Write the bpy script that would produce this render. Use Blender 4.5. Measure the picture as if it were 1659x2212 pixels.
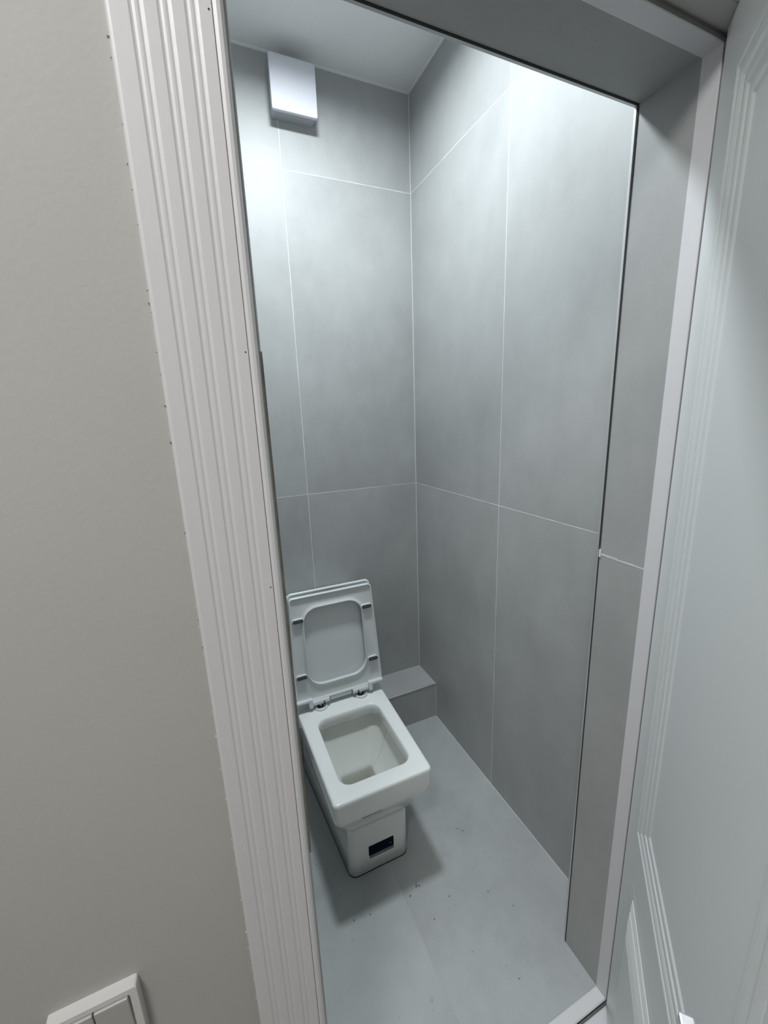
import bpy, bmesh, math, random
from mathutils import Vector, Matrix, Euler
for o in list(bpy.data.objects): bpy.data.objects.remove(o)
random.seed(4)
SC = bpy.context.scene; COL = SC.collection
R = math.radians

# ------------------------------------------------------------------ camera
RW = [(0.91563268, -0.12455376, 0.38223442), (-0.40033224, -0.1955692, 0.89525794), (-0.03675446, -0.97274819, -0.22893244)]
cam = bpy.data.objects.new('camera', bpy.data.cameras.new('camera')); COL.objects.link(cam)
m = Matrix(((RW[0][0], -RW[0][1], -RW[0][2], 0), (RW[1][0], -RW[1][1], -RW[1][2], 0), (RW[2][0], -RW[2][1], -RW[2][2], 0), (0, 0, 0, 1)))
cam.matrix_world = Matrix.Translation((0, 0, 1.49)) @ m
cam.data.sensor_fit = 'VERTICAL'; cam.data.sensor_height = 36.0
cam.data.lens = 888 / 2212 * 36.0
cam.data.clip_start = 0.02
SC.camera = cam

# ------------------------------------------------------------------ world, lights, exposure
w = bpy.data.worlds.new('world'); SC.world = w; w.use_nodes = True
w.node_tree.nodes['Background'].inputs[0].default_value = (0.5, 0.5, 0.5, 1)
w.node_tree.nodes['Background'].inputs[1].default_value = 0.0
SC.view_settings.view_transform = 'Standard'; SC.view_settings.look = 'None'
SC.view_settings.gamma = 1.0; SC.view_settings.use_curve_mapping = False
SC.view_settings.exposure = 0.0
WC_LAMP = (0.365, 1.13, 2.694); WC_R = 0.095; WC_POWER = 24.5; WC_COL = (0.89, 0.962, 1.005)
HALL_LAMP = (-0.50, -0.32, 2.655); HALL_R = 0.21; HALL_POWER = 24.5; HALL_COL = (1.0, 0.98, 0.95)

# ------------------------------------------------------------------ helpers
def tag(o, label=None, cat=None, kind=None, group=None):
    if label: o['label'] = label
    if cat: o['category'] = cat
    if kind: o['kind'] = kind
    if group: o['group'] = group
    return o

def link(name, bm, mat, parent=None, smooth=False, bevel=0.0, seg=2):
    me = bpy.data.meshes.new(name)
    bmesh.ops.recalc_face_normals(bm, faces=bm.faces[:])
    bm.to_mesh(me); bm.free()
    me.materials.append(mat)
    o = bpy.data.objects.new(name, me); COL.objects.link(o)
    if smooth:
        for p in me.polygons: p.use_smooth = True
    if bevel:
        b = o.modifiers.new('bevel', 'BEVEL'); b.width = bevel; b.segments = seg; b.limit_method = 'ANGLE'; b.angle_limit = R(40)
        b.harden_normals = False
    if parent: o.parent = parent
    return o

def empty(name, loc=(0, 0, 0)):
    o = bpy.data.objects.new(name, None); COL.objects.link(o); o.location = loc; o.empty_display_size = 0.1
    return o

def box(bm, x0, x1, y0, y1, z0, z1, M=None):
    v = [bm.verts.new((x, y, z)) for x in (x0, x1) for y in (y0, y1) for z in (z0, z1)]
    for f in ((0, 1, 3, 2), (4, 6, 7, 5), (0, 4, 5, 1), (2, 3, 7, 6), (0, 2, 6, 4), (1, 5, 7, 3)):
        bm.faces.new([v[i] for i in f])
    if M is not None: bmesh.ops.transform(bm, matrix=M, verts=v)
    return v

def boxes(*a):
    bm = bmesh.new()
    for b in a: box(bm, *b)
    return bm

def loft(bm, loops, cap0=False, cap1=False, ring=False, M=None):
    L = [[bm.verts.new(p) for p in lp] for lp in loops]
    n = len(L[0])
    pairs = list(zip(L[:-1], L[1:]))
    if ring: pairs.append((L[-1], L[0]))
    for a, b in pairs:
        for i in range(n):
            j = (i + 1) % n
            bm.faces.new((a[i], a[j], b[j], b[i]))
    if cap0: bm.faces.new(L[0][::-1])
    if cap1: bm.faces.new(L[-1])
    if M is not None: bmesh.ops.transform(bm, matrix=M, verts=[v for l in L for v in l])

def trap(xc, hwf, hwb, yf, yb, rf, rb=None, k=8):
    """rounded trapezoid outline in 2D: front edge at yf (half width hwf), back at yb (hwb)"""
    rb = rf if rb is None else rb
    P = [Vector((xc - hwf, yf)), Vector((xc + hwf, yf)), Vector((xc + hwb, yb)), Vector((xc - hwb, yb))]
    rr = [rf, rf, rb, rb]; out = []
    for i in range(4):
        p = P[i]; a = (P[i - 1] - p).normalized(); b = (P[(i + 1) % 4] - p).normalized()
        ang = a.angle(b); d = rr[i] / math.tan(ang / 2); c = p + (a + b).normalized() * (rr[i] / math.sin(ang / 2))
        s = p + a * d; e = p + b * d
        a0 = math.atan2(s.y - c.y, s.x - c.x); a1 = math.atan2(e.y - c.y, e.x - c.x)
        while a1 - a0 > math.pi: a1 -= 2 * math.pi
        while a1 - a0 < -math.pi: a1 += 2 * math.pi
        for j in range(k + 1):
            t = a0 + (a1 - a0) * j / k
            out.append((c.x + rr[i] * math.cos(t), c.y + rr[i] * math.sin(t)))
    return out

def cyl(bm, p0, p1, r, n=24, cap=True):
    p0 = Vector(p0); p1 = Vector(p1); d = (p1 - p0).normalized()
    u = d.orthogonal().normalized(); v = d.cross(u)
    def ringp(c, rad): return [tuple(c + u * rad * math.cos(2 * math.pi * i / n) + v * rad * math.sin(2 * math.pi * i / n)) for i in range(n)]
    loft(bm, [ringp(p0, r), ringp(p1, r)], cap, cap)

def torus(bm, c, R0, r0, n=32, k=10, M=None):
    lp = []
    for i in range(n):
        a = 2 * math.pi * i / n
        lp.append([(c[0] + (R0 + r0 * math.cos(b)) * math.cos(a), c[1] + (R0 + r0 * math.cos(b)) * math.sin(a), c[2] + r0 * math.sin(b)) for b in [2 * math.pi * j / k for j in range(k)]])
    loft(bm, lp, ring=True, M=M)

# ------------------------------------------------------------------ materials
def mat(name, col, rough=0.5, metal=0.0, noise=0.0, nscale=6.0, bump=0.0, bscale=200.0, col2=None, coat=0.0, spec=0.5):
    mt = bpy.data.materials.new(name); mt.use_nodes = True
    nt = mt.node_tree; b = nt.nodes['Principled BSDF']
    b.inputs['Roughness'].default_value = rough; b.inputs['Metallic'].default_value = metal
    b.inputs['Specular IOR Level'].default_value = spec
    b.inputs['Coat Weight'].default_value = coat; b.inputs['Coat Roughness'].default_value = 0.08
    b.inputs['Base Color'].default_value = (*col, 1)
    tc = nt.nodes.new('ShaderNodeTexCoord')
    if noise or col2:
        n = nt.nodes.new('ShaderNodeTexNoise'); n.inputs['Scale'].default_value = nscale; n.inputs['Detail'].default_value = 6; n.inputs['Roughness'].default_value = 0.6
        nt.links.new(tc.outputs['Object'], n.inputs['Vector'])
        r = nt.nodes.new('ShaderNodeValToRGB')
        c2 = col2 or tuple(c * (1 - noise) for c in col)
        r.color_ramp.elements[0].color = (*c2, 1); r.color_ramp.elements[0].position = 0.3
        r.color_ramp.elements[1].color = (*col, 1); r.color_ramp.elements[1].position = 0.7
        nt.links.new(n.outputs['Fac'], r.inputs['Fac']); nt.links.new(r.outputs['Color'], b.inputs['Base Color'])
    if bump:
        n2 = nt.nodes.new('ShaderNodeTexNoise'); n2.inputs['Scale'].default_value = bscale; n2.inputs['Detail'].default_value = 4
        nt.links.new(tc.outputs['Object'], n2.inputs['Vector'])
        bp = nt.nodes.new('ShaderNodeBump'); bp.inputs['Strength'].default_value = bump; bp.inputs['Distance'].default_value = 0.002
        nt.links.new(n2.outputs['Fac'], bp.inputs['Height']); nt.links.new(bp.outputs['Normal'], b.inputs['Normal'])
    return mt

def tile_material(name, base, rough, specks=False):
    mt = bpy.data.materials.new(name); mt.use_nodes = True; nt = mt.node_tree; b = nt.nodes['Principled BSDF']
    b.inputs['Specular IOR Level'].default_value = 0.36
    tc = nt.nodes.new('ShaderNodeTexCoord'); inf = nt.nodes.new('ShaderNodeObjectInfo')
    add = nt.nodes.new('ShaderNodeVectorMath'); add.operation = 'MULTIPLY_ADD'
    nt.links.new(inf.outputs['Random'], add.inputs[0]); add.inputs[1].default_value = (7, 5, 3)
    nt.links.new(tc.outputs['Object'], add.inputs[2])
    def noise(scale, det, stretch=None):
        n = nt.nodes.new('ShaderNodeTexNoise'); n.inputs['Scale'].default_value = scale; n.inputs['Detail'].default_value = det; n.inputs['Roughness'].default_value = 0.62
        src = add.outputs[0]
        if stretch:
            mp = nt.nodes.new('ShaderNodeMapping'); mp.inputs['Scale'].default_value = stretch; nt.links.new(src, mp.inputs['Vector']); src = mp.outputs['Vector']
        nt.links.new(src, n.inputs['Vector']); return n
    n1 = noise(2.2, 8); n2 = noise(16, 6, (1, 1, 0.45)); n3 = noise(260, 2)
    r = nt.nodes.new('ShaderNodeValToRGB')
    r.color_ramp.elements[0].position = 0.32; r.color_ramp.elements[0].color = (*[c * 0.87 for c in base], 1)
    r.color_ramp.elements[1].position = 0.68; r.color_ramp.elements[1].color = (*[c * 1.05 for c in base], 1)
    nt.links.new(n1.outputs['Fac'], r.inputs['Fac'])
    def mul(c1, fac_node, lo, hi, f0, f1):
        rr = nt.nodes.new('ShaderNodeMapRange'); rr.inputs['From Min'].default_value = f0; rr.inputs['From Max'].default_value = f1
        rr.inputs['To Min'].default_value = lo; rr.inputs['To Max'].default_value = hi
        nt.links.new(fac_node.outputs['Fac'], rr.inputs['Value'])
        mx = nt.nodes.new('ShaderNodeVectorMath'); mx.operation = 'SCALE'
        nt.links.new(c1, mx.inputs[0]); nt.links.new(rr.outputs['Result'], mx.inputs['Scale']); return mx.outputs[0]
    c = mul(r.outputs['Color'], n2, 0.955, 1.035, 0.3, 0.7)
    c = mul(c, n3, 0.975, 1.02, 0.3, 0.7)
    if specks:
        n4 = noise(55, 3); c = mul(c, n4, 0.78, 1.0, 0.28, 0.325)
        n5 = noise(5, 6); c = mul(c, n5, 0.93, 1.0, 0.35, 0.5)
    nt.links.new(c, b.inputs['Base Color'])
    rr = nt.nodes.new('ShaderNodeMapRange'); rr.inputs['From Min'].default_value = 0.3; rr.inputs['From Max'].default_value = 0.7
    rr.inputs['To Min'].default_value = rough - 0.04; rr.inputs['To Max'].default_value = rough + 0.05
    nt.links.new(n2.outputs['Fac'], rr.inputs['Value']); nt.links.new(rr.outputs['Result'], b.inputs['Roughness'])
    bp = nt.nodes.new('ShaderNodeBump'); bp.inputs['Strength'].default_value = 0.12; bp.inputs['Distance'].default_value = 0.0008
    nt.links.new(n3.outputs['Fac'], bp.inputs['Height']); nt.links.new(bp.outputs['Normal'], b.inputs['Normal'])
    return mt

M_TILE = tile_material('wall_tile', (0.372, 0.382, 0.380), 0.50)
M_FLOOR = tile_material('floor_tile', (0.385, 0.405, 0.405), 0.42, specks=True)
M_GROUT = mat('grout', (0.74, 0.76, 0.77), 0.8, noise=0.35, nscale=9)
M_GROUTF = mat('floor_grout', (0.45, 0.46, 0.46), 0.85, noise=0.25, nscale=14)
M_CEIL = mat('ceiling_paint', (0.74, 0.75, 0.75), 0.6, bump=0.6, bscale=120)
M_CAULK = mat('white_sealant', (0.62, 0.64, 0.65), 0.5)
M_PAINT = mat('hall_wall_paint', (0.46, 0.46, 0.447), 0.8, noise=0.05, nscale=3, bump=0.12, bscale=220)
M_HCEIL = mat('hall_ceiling', (0.7, 0.7, 0.7), 0.8)
M_HFLOOR = mat('hall_laminate', (0.50, 0.45, 0.39), 0.5, noise=0.2, nscale=5)
M_FRAME = mat('white_frame_film', (0.645, 0.645, 0.665), 0.42, noise=0.02, nscale=3, bump=0.08, bscale=90)
M_DOOR = mat('white_door_enamel', (0.62, 0.64, 0.635), 0.30, bump=0.10, bscale=60)
M_RAW = mat('raw_board_edge', (0.42, 0.36, 0.29), 0.8, noise=0.4, nscale=60)
M_SEAL = mat('grey_rubber_seal', (0.16, 0.155, 0.15), 0.7)
M_CER = mat('white_ceramic', (0.79, 0.815, 0.80), 0.12, coat=0.4)
M_SEALR = mat('pale_grey_seal', (0.30, 0.30, 0.29), 0.7)
M_PLAST = mat('white_seat_plastic', (0.66, 0.69, 0.695), 0.22)
M_PAD = mat('grey_rubber_bumper', (0.06, 0.065, 0.065), 0.6)
M_NAVY = mat('navy_sticker', (0.002, 0.003, 0.016), 0.6, spec=0.1)
M_STRIP = mat('grey_sticker_strip', (0.16, 0.17, 0.20), 0.4, noise=0.3, nscale=60)
M_CLINE = mat('groove_grey', (0.30, 0.31, 0.30), 0.5)
M_MARK = mat('pale_print', (0.55, 0.58, 0.62), 0.5)
M_CHROME = mat('satin_chrome', (0.82, 0.83, 0.85), 0.48, metal=1.0)
M_ALU = mat('aluminium_edge_profile', (0.62, 0.63, 0.64), 0.35, metal=0.6)
M_DARK = mat('dark_gap', (0.02, 0.02, 0.022), 0.9)
M_FAN = mat('white_fan_plastic', (0.60, 0.61, 0.66), 0.13)
M_FANB = mat('grey_fan_body', (0.35, 0.36, 0.38), 0.4)
M_SW = mat('white_switch_plastic', (0.66, 0.66, 0.655), 0.35)
M_SWK = mat('shaded_rocker_plastic', (0.44, 0.44, 0.435), 0.4)  # plate's white plastic again, with the shade of the front put into the colour
M_LAMPF = mat('lamp_cutoff_rim', (0.35, 0.35, 0.36), 0.5)
def emis(name, col, s):
    mt = bpy.data.materials.new(name); mt.use_nodes = True; b = mt.node_tree.nodes['Principled BSDF']
    b.inputs['Base Color'].default_value = (0.8, 0.8, 0.8, 1)
    b.inputs['Emission Color'].default_value = (*col, 1); b.inputs['Emission Strength'].default_value = s; return mt
M_WATER = bpy.data.materials.new('bowl_water'); M_WATER.use_nodes = True
_b = M_WATER.node_tree.nodes['Principled BSDF']
_b.inputs['Base Color'].default_value = (0.85, 0.88, 0.85, 1); _b.inputs['Roughness'].default_value = 0.02
_b.inputs['Transmission Weight'].default_value = 1.0; _b.inputs['IOR'].default_value = 1.33
# ceramic inside of the bowl with a faint yellow run-down stain
M_BOWL = mat('bowl_ceramic', (0.74, 0.77, 0.755), 0.10, coat=0.4)
def add_stain():
    nt = M_BOWL.node_tree; b = nt.nodes['Principled BSDF']; tc = nt.nodes['Texture Coordinate']
    sep = nt.nodes.new('ShaderNodeSeparateXYZ'); nt.links.new(tc.outputs['Object'], sep.inputs[0])
    def mth(op, a, bb=None, clamp=False):
        n = nt.nodes.new('ShaderNodeMath'); n.operation = op; n.use_clamp = clamp
        for i, v in enumerate((a, bb)):
            if v is None: continue
            if isinstance(v, (int, float)): n.inputs[i].default_value = v
            else: nt.links.new(v, n.inputs[i])
        return n.outputs[0]
    # distance from the line x = a + b*y in plan
    nz = nt.nodes.new('ShaderNodeTexNoise'); nz.inputs['Scale'].default_value = 30; nt.links.new(tc.outputs['Object'], nz.inputs['Vector'])
    wob = mth('MULTIPLY', mth('SUBTRACT', nz.outputs['Fac'], 0.5), 0.01)
    line = mth('ADD', mth('ADD', mth('MULTIPLY', sep.outputs['X'], 0.22), 1.130), wob)
    d = mth('ABSOLUTE', mth('SUBTRACT', sep.outputs['Y'], line))
    s = mth('SUBTRACT', 1.0, mth('DIVIDE', d, 0.0055), True)
    s = mth('MULTIPLY', s, mth('GREATER_THAN', 0.355, sep.outputs['Z']))
    s = mth('MULTIPLY', s, mth('GREATER_THAN', sep.outputs['X'], 0.415))
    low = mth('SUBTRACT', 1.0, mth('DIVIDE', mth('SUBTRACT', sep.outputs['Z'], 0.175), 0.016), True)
    mx = nt.nodes.new('ShaderNodeMixRGB'); mx.inputs['Color1'].default_value = (0.72, 0.735, 0.70, 1); mx.inputs['Color2'].default_value = (0.60, 0.55, 0.36, 1)
    nt.links.new(mth('MULTIPLY', s, 0.55), mx.inputs['Fac'])
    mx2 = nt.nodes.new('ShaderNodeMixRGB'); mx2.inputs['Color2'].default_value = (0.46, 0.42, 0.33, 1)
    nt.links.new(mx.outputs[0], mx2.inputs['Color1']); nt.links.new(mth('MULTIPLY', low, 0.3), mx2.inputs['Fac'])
    nt.links.new(mx2.outputs[0], b.inputs['Base Color'])
add_stain()

# ------------------------------------------------------------------ setting: WC
XL, XR, YF, YB, ZC = -0.18, 0.910, 0.609, 1.727, 2.716
OX0, OX1, OZ = 0.070, 0.775, 2.005           # opening
YH, YJ = 0.44, 0.505                          # hall wall face, tile / frame joint
G = 0.0012; TT = 0.008                        # half joint, tile thickness

def struct(name, bm, mt, **k):
    o = link(name, bm, mt, **k); o['kind'] = 'structure'; return o

# backing slabs carry the grout colour; tiles stand proud of them
wall_back = struct('wall_back', boxes((XL - .12, XR + .12, YB + .0003, YB + .12, 0, ZC)), M_GROUT)
wall_right = struct('wall_right', boxes((XR + .0003, XR + .12, YF, YB + TT, 0, ZC)), M_GROUT)
wall_left = struct('wall_left', boxes((XL - .12, XL - .0003, YF, YB + TT, 0, ZC)), M_GROUT)
floor = struct('floor', boxes((XL - .12, XR + .12, YJ - .03, YB + .12, -.10, -.0005)), M_GROUTF)
ceiling = struct('ceiling', boxes((XL - .12, XR + .12, YF - .165, YB + .12, ZC, ZC + .08)), M_CEIL)

def tile(parent, x0, x1, y0, y1, z0, z1, mt=None):
    """one tile as a box, edges chamfered by half a millimetre; shrunk by the joint in its own plane"""
    d = [x1 - x0, y1 - y0, z1 - z0]; t = d.index(min(d)); g = [G, G, G]; g[t] = 0
    c = Vector(((x0 + x1) / 2, (y0 + y1) / 2, (z0 + z1) / 2)); h = [d[i] / 2 - g[i] for i in range(3)]
    bm = bmesh.new(); box(bm, -h[0], h[0], -h[1], h[1], -h[2], h[2])
    o = link('tile', bm, mt or M_TILE, parent=parent, bevel=0.0003, seg=1); o.location = c
    return o
ZS = [0.0, 1.172, 2.373, ZC]
for z0, z1 in zip(ZS[:-1], ZS[1:]):
    for x0, x1 in ((XL, 0.385), (0.385, XR)): tile(wall_back, x0, x1, YB, YB + TT, z0, z1)
    for y0, y1 in ((YF, 1.119), (1.119, YB)):
        tile(wall_right, XR, XR + TT, y0, y1, z0, z1)
        tile(wall_left, XL - TT, XL, y0, y1, z0, z1)
YE = 1.557
for x0, x1 in ((XL, 0.405), (0.405, XR)): tile(floor, x0, x1, YJ, YE, -TT, 0, M_FLOOR)

M_DIRT = mat('dried_dirt', (0.17, 0.165, 0.16), 0.8, noise=0.4, nscale=200)
rd = random.Random(7)
for x, y, a, b_, rot in ((.4555, .916, .009, .0028, 1.2), (.463, .912, .006, .0022, 2.2), (.424, .898, .005, .003, .4), (.682, 1.018, .011, .0014, 2.6), (.694, 1.004, .005, .002, .2), (.535, .845, .004, .002, 1.), (.462, .812, .003, .002, 0), (.655, .805, .0035, .002, 2), (.24, .912, .004, .0022, .7), (.29, .905, .003, .002, 0), (.60, .60, .003, .002, 0), (.70, .74, .0025, .0018, 1), (.52, .70, .003, .0015, 2)):
    bm = bmesh.new(); n = 10; lp = []
    for i in range(n):
        t_ = 2 * math.pi * i / n; k_ = rd.uniform(.65, 1.15); u = a * k_ * math.cos(t_); v = b_ * k_ * math.sin(t_) + u * u * 25
        lp.append((u * math.cos(rot) - v * math.sin(rot), u * math.sin(rot) + v * math.cos(rot)))
    loft(bm, [[(p[0], p[1], 0) for p in lp], [(p[0] * .8, p[1] * .8, .0003) for p in lp]], False, True)
    o = link('dirt_mark', bm, M_DIRT, floor); o.location = (x, y, 0)

# hall wall in which the opening sits; opening lined with tile on the right and above
HX0, HX1, HY0, HZ = -1.45, 1.30, -1.25, 2.68
bm = bmesh.new()
box(bm, HX0, OX0 - TT, YH, YF, -.1, HZ + .05); box(bm, OX1 + TT, HX1, YH, YF, -.1, HZ + .05); box(bm, OX0 - TT, OX1 + TT, YH, YF, OZ + TT, HZ + .05)
wall_front = struct('wall_front', bm, M_PAINT)
for z0, z1 in ((0, 1.172), (1.172, OZ)):
    tile(wall_front, OX1, OX1 + TT, YJ - .003, YF, z0, z1)
    tile(wall_front, OX0 - TT, OX0, YJ - .001, YF, z0, z1)
tile(wall_front, OX0, OX1, YJ - .003, YF, OZ, OZ + TT)
# tiles on the room side of this wall
for z0, z1 in zip(ZS[:-1], ZS[1:]):
    tile(wall_front, OX1 + TT + .002, XR, YF, YF + .004, z0, z1)
    tile(wall_front, XL, OX0 - TT - .002, YF, YF + .004, z0, z1)
tile(wall_front, OX0 - TT, OX1 + TT, YF, YF + .004, OZ + TT + .002, ZC)

# aluminium edge profile round the inner edge of the opening
t = empty('trim_1'); t['kind'] = 'structure'
link('edge_profile', boxes((OX1 - .0012, OX1 + .006, YF + .0005, YF + .0062, 1.19, OZ - .0015)), M_ALU, t, bevel=.0006)
link('edge_profile', boxes((OX1 + .0012, OX1 + .006, YF + .0005, YF + .0062, 0, 1.188)), M_ALU, t, bevel=.0006)
link('edge_profile', boxes((OX0, OX1 + .006, YF + .0005, YF + .0062, OZ - .0012, OZ + .006)), M_ALU, t, bevel=.0006)
link('shadow_gap', boxes((OX1 - .0014, OX1 + .003, YF - .0028, YF + .0005, 1.19, OZ + .003)), M_DARK, t)
link('shadow_gap', boxes((OX1 - .0004, OX1 + .003, YF - .0025, YF + .0005, 0, 1.188)), M_DARK, t)
link('shadow_gap', boxes((OX0, OX1 + .006, YF - .003, YF + .0005, OZ - .0014, OZ + .003)), M_DARK, t)
link('grout_line', boxes((OX1 - .0012, OX1 + .004, YJ, YF - .003, OZ - .0012, OZ + .004)), M_GROUTF, wall_front)
link('grout_line', boxes((OX1 + .0001, OX1 + .004, YJ, YF - .003, 1.170, 1.174), (OX1 - .0004, OX1 + .004, YJ + .02, YF - .02, 1.1705, 1.1735), (OX1 - .0005, OX1 + .004, YF - .045, YF - .006, 1.1715, 1.1755)), M_GROUT, wall_front)
# blob of grout squeezed out where the lining tiles meet
bm = bmesh.new(); box(bm, OX1 - .0018, OX1 + .001, YF - .006, YF - .001, 1.166, 1.184)
link('grout_blob', bm, M_GROUT, wall_front, bevel=.001)

# sealant bead round the ceiling and up the corner
bm = bmesh.new()
def bead(bm, a, b, prof):
    loft(bm, [[tuple(Vector(a) + Vector(p)) for p in prof], [tuple(Vector(b) + Vector(p)) for p in prof]], True, True)
bead(bm, (XL, YB, ZC), (XR, YB, ZC), [(0, 0, 0), (0, -.0055, 0), (0, -.005, -.0015), (0, -.0022, -.003), (0, -.002, -.006), (0, 0, -.0063)])
bead(bm, (XR, YB, ZC), (XR, YF, ZC), [(0, 0, 0), (-.0055, 0, 0), (-.005, 0, -.0015), (-.0022, 0, -.003), (-.002, 0, -.006), (0, 0, -.0063)])
bead(bm, (XL, YF, ZC), (XL, YB, ZC), [(0, 0, 0), (.009, 0, 0), (.0085, 0, -.002), (.004, 0, -.0045), (.003, 0, -.010), (0, 0, -.0105)])
struct('trim_2', bm, M_CAULK)
struct('trim_3', boxes((XR - .0022, XR, YB - .0022, YB, .19, ZC - .01), (XR - .0015, XR, YE - .0015, YE, 0, .19)), M_CAULK)
struct('trim_4', boxes((XR - .0016, XR, YF + .01, YE, 0, .0016), (XL, XR, YE - .0012, YE, 0, .0012)), M_CAULK)

# boxed-in ledge along the back wall
ledge = struct('wall_ledge', boxes((XL, XR, YE + TT, YB, 0, .19 - TT)), M_GROUTF)
for x0, x1 in ((XL, 0.385), (0.385, XR)):
    tile(ledge, x0, x1, YE + .006, YB, .19 - TT, .19)
    tile(ledge, x0, x1, YE, YE + TT, 0, .183)
link('edge_profile', boxes((XL, XR, YE - .0022, YE + .0060, .1825, .1912)), M_ALU, ledge, bevel=.0025)

# ------------------------------------------------------------------ door frame (jambs, head, sill) with rabbet and seal
YS = 0.475     # stop face
t = empty('trim_5'); t['kind'] = 'structure'
def frame_member(kind):
    bm = bmesh.new()
    if kind == 'right': box(bm, OX1 - .0012, OX1 + .045, YS, YJ, -.012, OZ + .04); box(bm, OX1 + .015, OX1 + .045, YH - .012, YS, -.012, OZ + .04)
    if kind == 'left': box(bm, OX0 - .045, OX0 - .0015, YS, YJ, -.012, OZ + .04); box(bm, OX0 - .045, OX0 - .012, YH - .002, YS, -.012, OZ + .04)
    if kind == 'head': box(bm, OX0, OX1 + .02, YS, YJ, OZ - .0012, OZ + .04); box(bm, OX0 - .012, OX1 + .015, YH - .012, YS, OZ + .015, OZ + .04)
    if kind == 'sill': box(bm, OX0, OX1, YS, YJ, -.025, .002); box(bm, OX0 - .012, OX1 + .015, YH - .012, YS, -.03, -.012)
    return bm
link('jamb', frame_member('right'), M_FRAME, t, bevel=.0012, seg=2)
link('jamb', frame_member('left'), M_FRAME, t, bevel=.002, seg=2)
link('head', frame_member('head'), M_FRAME, t, bevel=.0012, seg=2)
link('sill', frame_member('sill'), M_FRAME, t, bevel=.004, seg=3)
link('raw_edge', boxes((OX0 - .004, OX0 - .0010, YS - .0022, YS + .001, 0.886, 1.56)), M_RAW, t)['label'] = 'brown unpainted board edge'
link('seal', boxes((OX1 + .001, OX1 + .012, YS - .0015, YS, 0, OZ + .01)), M_SEALR, t, bevel=.001)['label'] = 'dark rubber seal'
link('seal', boxes((OX0, OX1 + .014, YS - .003, YS, OZ + .001, OZ + .006)), M_SEAL, t, bevel=.001)['label'] = 'dark rubber seal'
link('seal', boxes((OX0, OX1 + .014, YS - .003, YS, -.012, -.005)), M_SEAL, t, bevel=.001)['label'] = 'dark rubber seal'

# fluted casing, extruded from its cross-section (x across the face, y out of the wall)
CY = YH - .010
def casing_profile():
    """(u, depth) : u across from outer edge 0 to inner edge .0865; depth measured out of the wall"""
    P = [(0, 0), (0, .0075), (.0012, .0092), (.003, .0098)]
    for c in (.0212, .0412, .0612):
        P += [(c - .0055, .0098), (c - .0042, .0091), (c - .003, .0089), (c - .001, .0094), (c + .0008, .0094), (c + .0026, .0089), (c + .0038, .0092), (c + .0055, .0098)]
    P += [(.0763, .0098), (.0766, .0080), (.0770, .0080), (.0774, .0100), (.080, .0112), (.083, .0108), (.0852, .0088), (.0865, .0055), (.0865, 0)]
    return P
CI = 0.0600; 
prof = casing_profile()
t = empty('trim_6'); t['kind'] = 'structure'
bm = bmesh.new()
loft(bm, [[(CI - .0865 + u, YH - d, z) for u, d in prof] for z in (-.015, 2.07)], True, True)
casing = link('casing', bm, M_FRAME, t)
bm = bmesh.new()
loft(bm, [[(x, YH - d, 2.015 + .0865 - u) for u, d in prof] for x in (CI - .0865, .88)], True, True)
link('casing', bm, M_FRAME, t)
bm = bmesh.new()
loft(bm, [[(.795 + .0865 - u, YH - d, z) for u, d in prof] for z in (-.015, 2.02)], True, True)
link('casing', bm, M_FRAME, t)
# three pin holes along the inner edge of the left casing
for z in (1.812, 1.553, 1.314):
    bm = bmesh.new(); cyl(bm, (CI - .0125, CY - .0001, z), (CI - .0125, CY + .0006, z), .0007, 8)
    link('pin_hole', bm, M_DARK, t)
# ragged bead of filler where the casing meets the painted wall
bm = bmesh.new(); zz = -.01
while zz < 2.1:
    h = random.uniform(.006, .02); wd = random.uniform(.0008, .0022)
    box(bm, CI - .0865 - wd, CI - .0865 + .0002, YH - random.uniform(.001, .003), YH, zz, zz + h); zz += h
o = link('filler_bead', bm, M_PAINT, t)

# ------------------------------------------------------------------ hall shell
struct('wall_hall_left', boxes((HX0 - .1, HX0, HY0, YH, -.1, HZ + .05)), M_PAINT)
struct('wall_hall_right', boxes((HX1, HX1 + .1, HY0, YH, -.1, HZ + .05)), M_PAINT)
struct('wall_hall_back', boxes((HX0 - .1, HX1 + .1, HY0 - .1, HY0, -.1, HZ + .05)), M_PAINT)
hc = struct('ceiling', boxes((HX0 - .1, HX1 + .1, HY0 - .1, YH, HZ, HZ + .05)), M_HCEIL)
hf = struct('floor', boxes((HX0 - .1, HX1 + .1, HY0 - .1, YH, -.10, -.016)), M_HFLOOR)

# ------------------------------------------------------------------ lamps
def lamp(name, c, r, power, col, label, thick=.016, deep=.003):
    root = empty(name, c)
    tag(root, label, 'lamp')
    bm = bmesh.new()
    prof = [(r + .014, thick), (r + .014, .002), (r + .011, 0), (r + .004, 0), (r + .002, .002), (r + .001, thick)]
    n = 48
    loft(bm, [[(a * math.cos(2 * math.pi * i / n), a * math.sin(2 * math.pi * i / n), b) for i in range(n)] for a, b in prof], ring=True)
    link('frame', bm, M_LAMPF if deep > .01 else M_SW, root, smooth=False)  # deep rim is added to keep the downlight's side light off the upper walls
    bm = bmesh.new()
    vs = [bm.verts.new((r * math.cos(2 * math.pi * i / n), r * math.sin(2 * math.pi * i / n), deep)) for i in range(n)]
    f = bm.faces.new(vs)
    me = bpy.data.meshes.new('diffuser'); bm.to_mesh(me); bm.free()
    area = math.pi * r * r
    me.materials.append(emis(name + '_glow', col, power / (area * math.pi)))
    me.flip_normals() if me.polygons[0].normal.z > 0 else None
    o = bpy.data.objects.new('diffuser', me); COL.objects.link(o); o.parent = root
    return root
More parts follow.
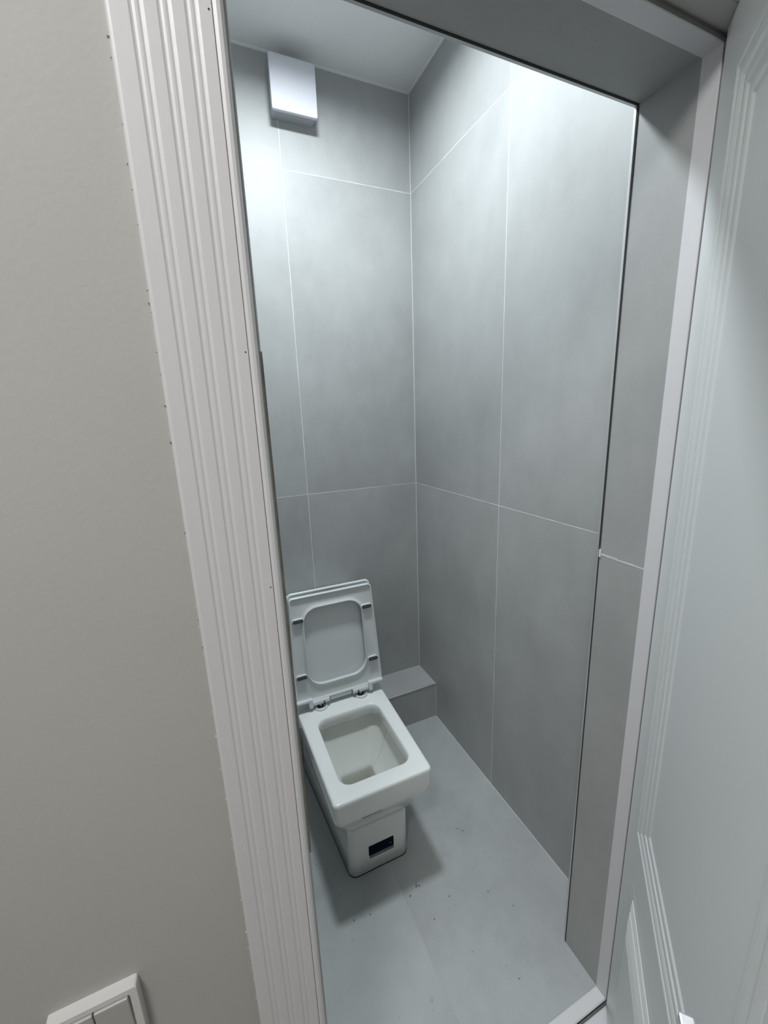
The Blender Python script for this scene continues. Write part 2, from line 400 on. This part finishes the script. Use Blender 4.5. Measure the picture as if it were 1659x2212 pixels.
lamp('ceiling_lamp', WC_LAMP, WC_R, WC_POWER, WC_COL, 'round ceiling downlight above the toilet, cold white with an added grey rim that cuts its side light', thick=.022, deep=.018)
lamp('ceiling_lamp', (HALL_LAMP[0], HALL_LAMP[1], HZ - .016), HALL_R, HALL_POWER, HALL_COL, 'round flush ceiling lamp in the hall outside the door')

# ------------------------------------------------------------------ open door
DA = R(47)
DU = Vector((-math.sin(DA), -math.cos(DA), 0)); DN = Vector((-math.cos(DA), math.sin(DA), 0))
DM = Matrix.Identity(4)
for i in range(3):
    DM[i][0] = DU[i]; DM[i][1] = -DN[i]; DM[i][2] = (0, 0, 1)[i]
DM[0][3], DM[1][3] = .785, .487          # local: x along the door from hinge, y into the door, z up
S0, S1, DZ0, DZ1, DT = .032, .705, .004, 2.012, .038
bm = bmesh.new(); box(bm, S0, S1, 0, DT, DZ0, DZ1)
door = link('door_1', bm, M_DOOR, bevel=.002); door['kind'] = 'structure'; door.matrix_world = DM
tag(door, 'white panelled door standing open on the right')
UP = [(0, 0), (.001, .0030), (.004, .0056), (.009, .0060), (.013, .0050), (.0145, .0038), (.016, .0046), (.021, .0050), (.027, .0044), (.033, .0030), (.0355, .0018), (.038, .0030),
      (.046, .0036), (.052, .0032), (.056, .0012), (.058, .0018), (.066, .0024), (.073, .0020), (.078, 0)]
LOW = [(0, 0), (.003, .0004), (.008, .0006), (.022, .0006), (.0235, .0020), (.034, .0058), (.036, .0056), (.0375, .0070), (.052, .0120), (.054, .0118), (.066, .0150), (.068, .0146), (.070, .0150)]
def moulding(PR, s0, s1, z0, z1, side=1, cap=False):
    bm = bmesh.new(); lp = []
    for a, h in PR:
        y = -h if side == 1 else DT + h
        lp.append([(s0 + a, y, z0 + a), (s1 - a, y, z0 + a), (s1 - a, y, z1 - a), (s0 + a, y, z1 - a)])
    loft(bm, lp, cap1=cap)
    return bm
for side in (1, 2):
    link('moulding', moulding(UP, .126, .612, .670, 1.915, side), M_DOOR, door)
    link('moulding', moulding(LOW, .126, .612, .130, .547, side, True), M_DOOR, door)
bm = bmesh.new()      # lever handle with a round rose
cyl(bm, (.648, 0, .93), (.648, -.008, .93), .025, 32); cyl(bm, (.648, -.008, .93), (.648, -.045, .93), .009, 20)
v = box(bm, .566, .660, -.054, -.041, .922, .950)
for q in v:
    if q.co.x < .6 and q.co.y < -.05: q.co.x += .0
link('handle', bm, M_CHROME, door, bevel=.002)['label'] = 'satin chrome lever handle'
bm = bmesh.new(); cyl(bm, (.648, 0, .86), (.648, -.007, .86), .024, 32); box(bm, .645, .651, -.018, -.006, .85, .87)
link('thumb_turn', bm, M_CHROME, door, bevel=.001)

# ------------------------------------------------------------------ light switch
sw = empty('light_switch', (-.190, YH, .825)); tag(sw, 'white double light switch low on the painted hall wall', 'switch')
bm = bmesh.new(); loft(bm, [[(x, y, z) for x, z in trap(0, h, h, -h, h, .003, k=3)] for h, y in ((.043, 0), (.043, -.0122), (.0424, -.0128), (.0355, -.0130), (.0348, -.0095))], False, True)
link('plate', bm, M_SW, sw)
for x0, x1 in ((-.0335, -.0006), (.0006, .0335)):
    bm = bmesh.new(); v = box(bm, x0, x1, -.0155, -.006, -.0340, .0340)
    for q in v:
        if q.co.z < 0 and q.co.y < -.01: q.co.y += .004
    link('rocker', bm, M_SWK, sw, bevel=.0012)

# ------------------------------------------------------------------ extractor fan
fx, fz = .4355, 2.5965
fan = empty('extractor_fan', (fx, YB, fz)); tag(fan, 'square white extractor fan high on the back wall under the ceiling', 'fan')
bm = bmesh.new(); loft(bm, [[(x, y, z) for x, z in trap(0, h, h, -h, h, .008, k=4)] for h, y in ((.0755, 0), (.0755, -.034), (.074, -.040))], True, True)
link('body', bm, M_FANB, fan, bevel=0)
bm = bmesh.new(); box(bm, -.06, .06, -.055, -.035, -.06, .06); link('spacer', bm, M_FANB, fan)
bm = bmesh.new(); loft(bm, [[(x, y, z) for x, z in trap(0, h, h, -h, h, .006, k=5)] for h, y in ((.074, -.046), (.0785, -.048), (.0795, -.052), (.0795, -.0585), (.0788, -.0605), (.0775, -.0615))], True, True)
link('cover', bm, M_FAN, fan, bevel=0)

# ------------------------------------------------------------------ toilet
TX = .3745
toilet = empty('toilet', (0, 0, 0)); tag(toilet, 'square white floor-standing toilet with its lid raised', 'toilet')
toilet.location = (TX, 1.28, 0)
TO = (TX, 1.28, 0)
def tl(name, bm, mt, parent=None, **k):
    """link a part modelled in world coordinates under the toilet"""
    bmesh.ops.translate(bm, verts=bm.verts[:], vec=(-TO[0], -TO[1], 0))
    return link(name, bm, mt, parent=parent or toilet, **k)
def L3(z, yf, yb, hf, hb, rf, rb=None): return [(x, y, z) for x, y in trap(TX, hf, hb, yf, yb, rf, rb)]
YT = 1.545
bm = bmesh.new()
outer = [
    L3(.0005, 1.024, YT - .002, .104, .146, .026), L3(.004, 1.020, YT, .106, .148, .028),
    L3(.10, 1.019, YT, .105, .147, .026), L3(.192, 1.018, YT, .1045, .147, .024), L3(.203, 1.016, YT, .106, .148, .024),
    L3(.211, 1.010, YT, .111, .150, .024), L3(.232, .997, YT, .122, .156, .026), L3(.262, .9785, YT, .137, .164, .028),
    L3(.292, .962, YT, .1515, .172, .028), L3(.318, .9495, YT, .1605, .1765, .026), L3(.335, .9468, YT, .1622, .178, .020),
    L3(.345, .9455, YT, .163, .1785, .017), L3(.388, .945, YT, .163, .179, .015), L3(.3945, .9458, YT, .1622, .1785, .0145), L3(.398, .948, YT - .001, .160, .1765, .013), L3(.3996, .951, YT - .002, .157, .1735, .011), L3(.4, .955, YT - .006, .153, .170, .009),
]
loft(bm, outer, cap0=True)
# flat rim from the outer edge to the bowl opening
inner = [
    L3(.4, .955, YT - .006, .153, .170, .009), L3(.4002, .995, 1.315, .1235, .1245, .040), L3(.3990, .999, 1.311, .1205, .1215, .038), L3(.3955, 1.002, 1.308, .118, .119, .036),
    L3(.385, 1.0035, 1.3065, .1165, .1175, .035), L3(.362, 1.005, 1.305, .1155, .1165, .034), L3(.3585, 1.003, 1.307, .117, .118, .035), L3(.3575, .996, 1.315, .124, .125, .040),
]
loft(bm, inner)
bmesh.ops.remove_doubles(bm, verts=bm.verts[:], dist=1e-6)
body = tl('bowl', bm, M_CER, smooth=True)
bm = bmesh.new()
basin = [
    L3(.3575, .996, 1.315, .124, .125, .040), L3(.350, .988, 1.323, .131, .131, .045), L3(.335, .985, 1.325, .133, .132, .048), L3(.315, .986, 1.320, .130, .129, .050),
    L3(.285, .990, 1.306, .122, .120, .052), L3(.250, .998, 1.286, .108, .106, .048), L3(.220, 1.008, 1.264, .090, .088, .036), L3(.200, 1.018, 1.248, .074, .072, .024),
    L3(.192, 1.030, 1.240, .0640, .0625, .012), L3(.184, 1.033, 1.237, .0615, .060, .008), L3(.150, 1.038, 1.234, .058, .056, .008), L3(.125, 1.045, 1.23, .054, .052, .012), L3(.118, 1.055, 1.22, .045, .043, .010),
]
loft(bm, basin, cap1=True)
bas = tl('basin', bm, M_BOWL, smooth=True)
# stain nodes read object coordinates: shift them back to plan position
nt = M_BOWL.node_tree
mp = nt.nodes.new('ShaderNodeMapping'); mp.inputs['Location'].default_value = (TX, 1.28, 0)
tcn = nt.nodes['Texture Coordinate']
tos = [l.to_socket for l in nt.links if l.from_node == tcn]
nt.links.new(tcn.outputs['Object'], mp.inputs['Vector'])
for s_ in tos: nt.links.new(mp.outputs['Vector'], s_)
bm = bmesh.new(); loft(bm, [L3(.140, 1.0405, 1.2325, .0565, .0545, .010)[::-1]], cap0=True)
tl('water', bm, M_WATER)
# maker's groove under the rim
bm = bmesh.new(); box(bm, TX - .078, TX - .012, .9482, .9500, .3158, .3167); tl('casting_line', bm, M_CLINE)
# sealing gap round the foot
bm = bmesh.new(); loft(bm, [L3(.0, 1.0195, YT, .1065, .1485, .028), L3(.0018, 1.0195, YT, .1065, .1485, .028)], cap1=True); tl('base_gap', bm, M_DARK)
# sticker on the front of the foot
st = boxes((TX - .040, TX + .0495, 1.0172, 1.0195, .069, .106)); sk = tl('sticker', st, M_NAVY); sk['label'] = 'navy sticker'
tl('sticker_strip', boxes((TX - .038, TX + .0495, 1.0175, 1.0197, .056, .069)), M_STRIP, sk)
bm = bmesh.new()
for i in range(9): box(bm, TX - .030 + i * .005, TX - .0285 + i * .005 + random.uniform(0, .0015), 1.0170, 1.0178, .0615, .0635)
box(bm, TX + .036, TX + .040, 1.0168, 1.0174, .083, .0850)
tl('print', bm, M_MARK, sk)['kind'] = 'stuff'

# cistern behind the lid
bm = bmesh.new()
def LT(z, hw, yf, yb, r): return [(x, y, z) for x, y in trap(TX, hw, hw + .004, yf, yb, r)]
loft(bm, [LT(.392, .165, 1.560, 1.712, .016), LT(.40, .169, 1.556, 1.716, .018), LT(.60, .171, 1.550, 1.718, .018), LT(.703, .173, 1.546, 1.720, .018)], True, True)
tl('tank', bm, M_CER, smooth=True)
# neck carrying the cistern over the ledge
bm = bmesh.new(); loft(bm, [LT(.20, .130, 1.50, 1.70, .016), LT(.33, .150, 1.50, 1.71, .016), LT(.392, .165, 1.50, 1.712, .016), LT(.4, .163, 1.52, 1.71, .016)], True, True)
tl('tank_shelf', bm, M_CER, smooth=True)
bm = bmesh.new()
loft(bm, [LT(.704, .174, 1.545, 1.7205, .018), LT(.708, .177, 1.541, 1.7215, .018), LT(.726, .177, 1.541, 1.7215, .018), LT(.733, .174, 1.545, 1.720, .018), LT(.735, .166, 1.553, 1.712, .012)], True, True)
tkl = tl('tank_lid', bm, M_CER, smooth=True)
bm = bmesh.new(); cyl(bm, (TX, 1.63, .735), (TX, 1.63, .739), .022, 32); tl('flush_button', bm, M_CHROME, tkl)

# seat and lid, modelled flat: u across, d towards the viewer (negative), v up; then leaned back about the hinge
HY, HZH = 1.392, .424
SM = Matrix.Translation((TX, HY, HZH)) @ Matrix.Rotation(R(-6.0), 4, 'X')
def T2(hb, ht, v0, v1, rb, rt, d): return [(x, d, v) for x, v in trap(0, hb, ht, v0, v1, rb, rt)]
bm = bmesh.new()
SL = .425
def o_(ins, d): return T2(.1785 - ins, .1625 - ins, .008 + ins, SL - ins, max(.008 - ins * .3, .004), max(.016 - ins, .008), d)
def i_(gr, d): return T2(.1170 + gr, .1140 + gr, .070 - gr, .372 + gr, .058 + gr, .055 + gr, d)
ringl = [o_(.0, -.001), o_(0, -.0165), o_(.0012, -.0190), o_(.0035, -.0198), o_(.0058, -.0185), o_(.0075, -.0140), o_(.012, -.0125),
         i_(.016, -.0125), i_(.009, -.0150), i_(.0055, -.0185), i_(.003, -.0198), i_(.0012, -.0192), i_(0, -.0165), i_(0, -.001)]
loft(bm, ringl, ring=True, M=SM)
seat = tl('seat', bm, M_PLAST, smooth=True)
bm = bmesh.new()
def l_(ins, d): return T2(.1800 - ins, .1640 - ins, -.004 + ins, SL + .011 - ins, .008, .018, d)
lidl = [l_(.004, .0165), l_(.0008, .0155), l_(0, .013), l_(0, .004), l_(.002, .0022), l_(.006, .0022), l_(.008, .0060), l_(.03, .0065), l_(.08, .0085)]
loft(bm, lidl, True, True, M=SM)
lid = tl('lid', bm, M_PLAST, smooth=True)
for su, sv in ((-1, .336), (1, .336), (-1, .116), (1, .116)):
    hw = .1785 + (.1625 - .1785) * (sv / SL)
    cu = su * (hw - .0300)
    bm = bmesh.new()
    def pill(h, r_, d): return [(cu + x, d, sv + v) for x, v in trap(0, h, h, -r_, r_, r_ * .96, k=6)]
    loft(bm, [pill(.0215, .0088, -.011), pill(.0215, .0088, -.0195), pill(.0200, .0074, -.0208)], True, True, M=SM)
    hd = tl('bumper_mount', bm, M_PLAST, seat, smooth=True)
    bm = bmesh.new()
    loft(bm, [pill(.0195, .0070, -.0200), pill(.0192, .0068, -.0250), pill(.0178, .0054, -.0262)], True, True, M=SM)
    tl('bumper', bm, M_PAD, seat)
for su in (-1, 1):      # raised shoulder blocks at the hinge end of the seat
    def ux(a, b_): return (min(su * a, su * b_), max(su * a, su * b_))
    bm = bmesh.new(); box(bm, *ux(.176, .114), -.0300, -.012, .012, .024, SM)
    tl('hinge_block', bm, M_PLAST, seat, bevel=.004, seg=3)
    bm = bmesh.new(); box(bm, *ux(.130, .114), -.0300, .004, -.012, .018, SM)
    tl('hinge_block', bm, M_PLAST, seat, bevel=.003, seg=3)
    hz = empty('hinge', (su * .084, HY - TO[1], .402)); hz.parent = toilet
    def hl(name, bm, mt, **k):
        bmesh.ops.translate(bm, verts=bm.verts[:], vec=(-(TX + su * .084), -HY, -.402)); return link(name, bm, mt, parent=hz, **k)
    bm = bmesh.new(); cyl(bm, (TX + su * .1135, HY - .014, HZH + .002), (TX + su * .048, HY - .014, HZH + .002), .0118, 28); hl('hinge_barrel', bm, M_PLAST, bevel=.0012)
    bm = bmesh.new(); torus(bm, (TX + su * .083, HY - .016, .4025), .0215, .0042); hl('washer', bm, M_PLAST, smooth=True)
    bm = bmesh.new(); cyl(bm, (TX + su * .083, HY - .008, .4), (TX + su * .083, HY - .008, .424), .006, 16); hl('hinge_pin', bm, M_CHROME)
    bm = bmesh.new(); cyl(bm, (TX + su * .083, HY - .012, .4), (TX + su * .083, HY - .012, .4012), .0125, 20); hl('screw_cap', bm, M_PAD)
    bm = bmesh.new(); box(bm, TX + su * .070 - .0022, TX + su * .070 + .0022, HY - .0262, HY - .024, HZH - .006, HZH + .006); hl('slot', bm, M_DARK)
# lower hinge edge of the seat between the barrels
bm = bmesh.new(); box(bm, -.044, .044, -.017, -.001, -.008, .012, SM); tl('seat_back_edge', bm, M_PLAST, seat, bevel=.003, seg=3)
bpy.context.view_layer.update()
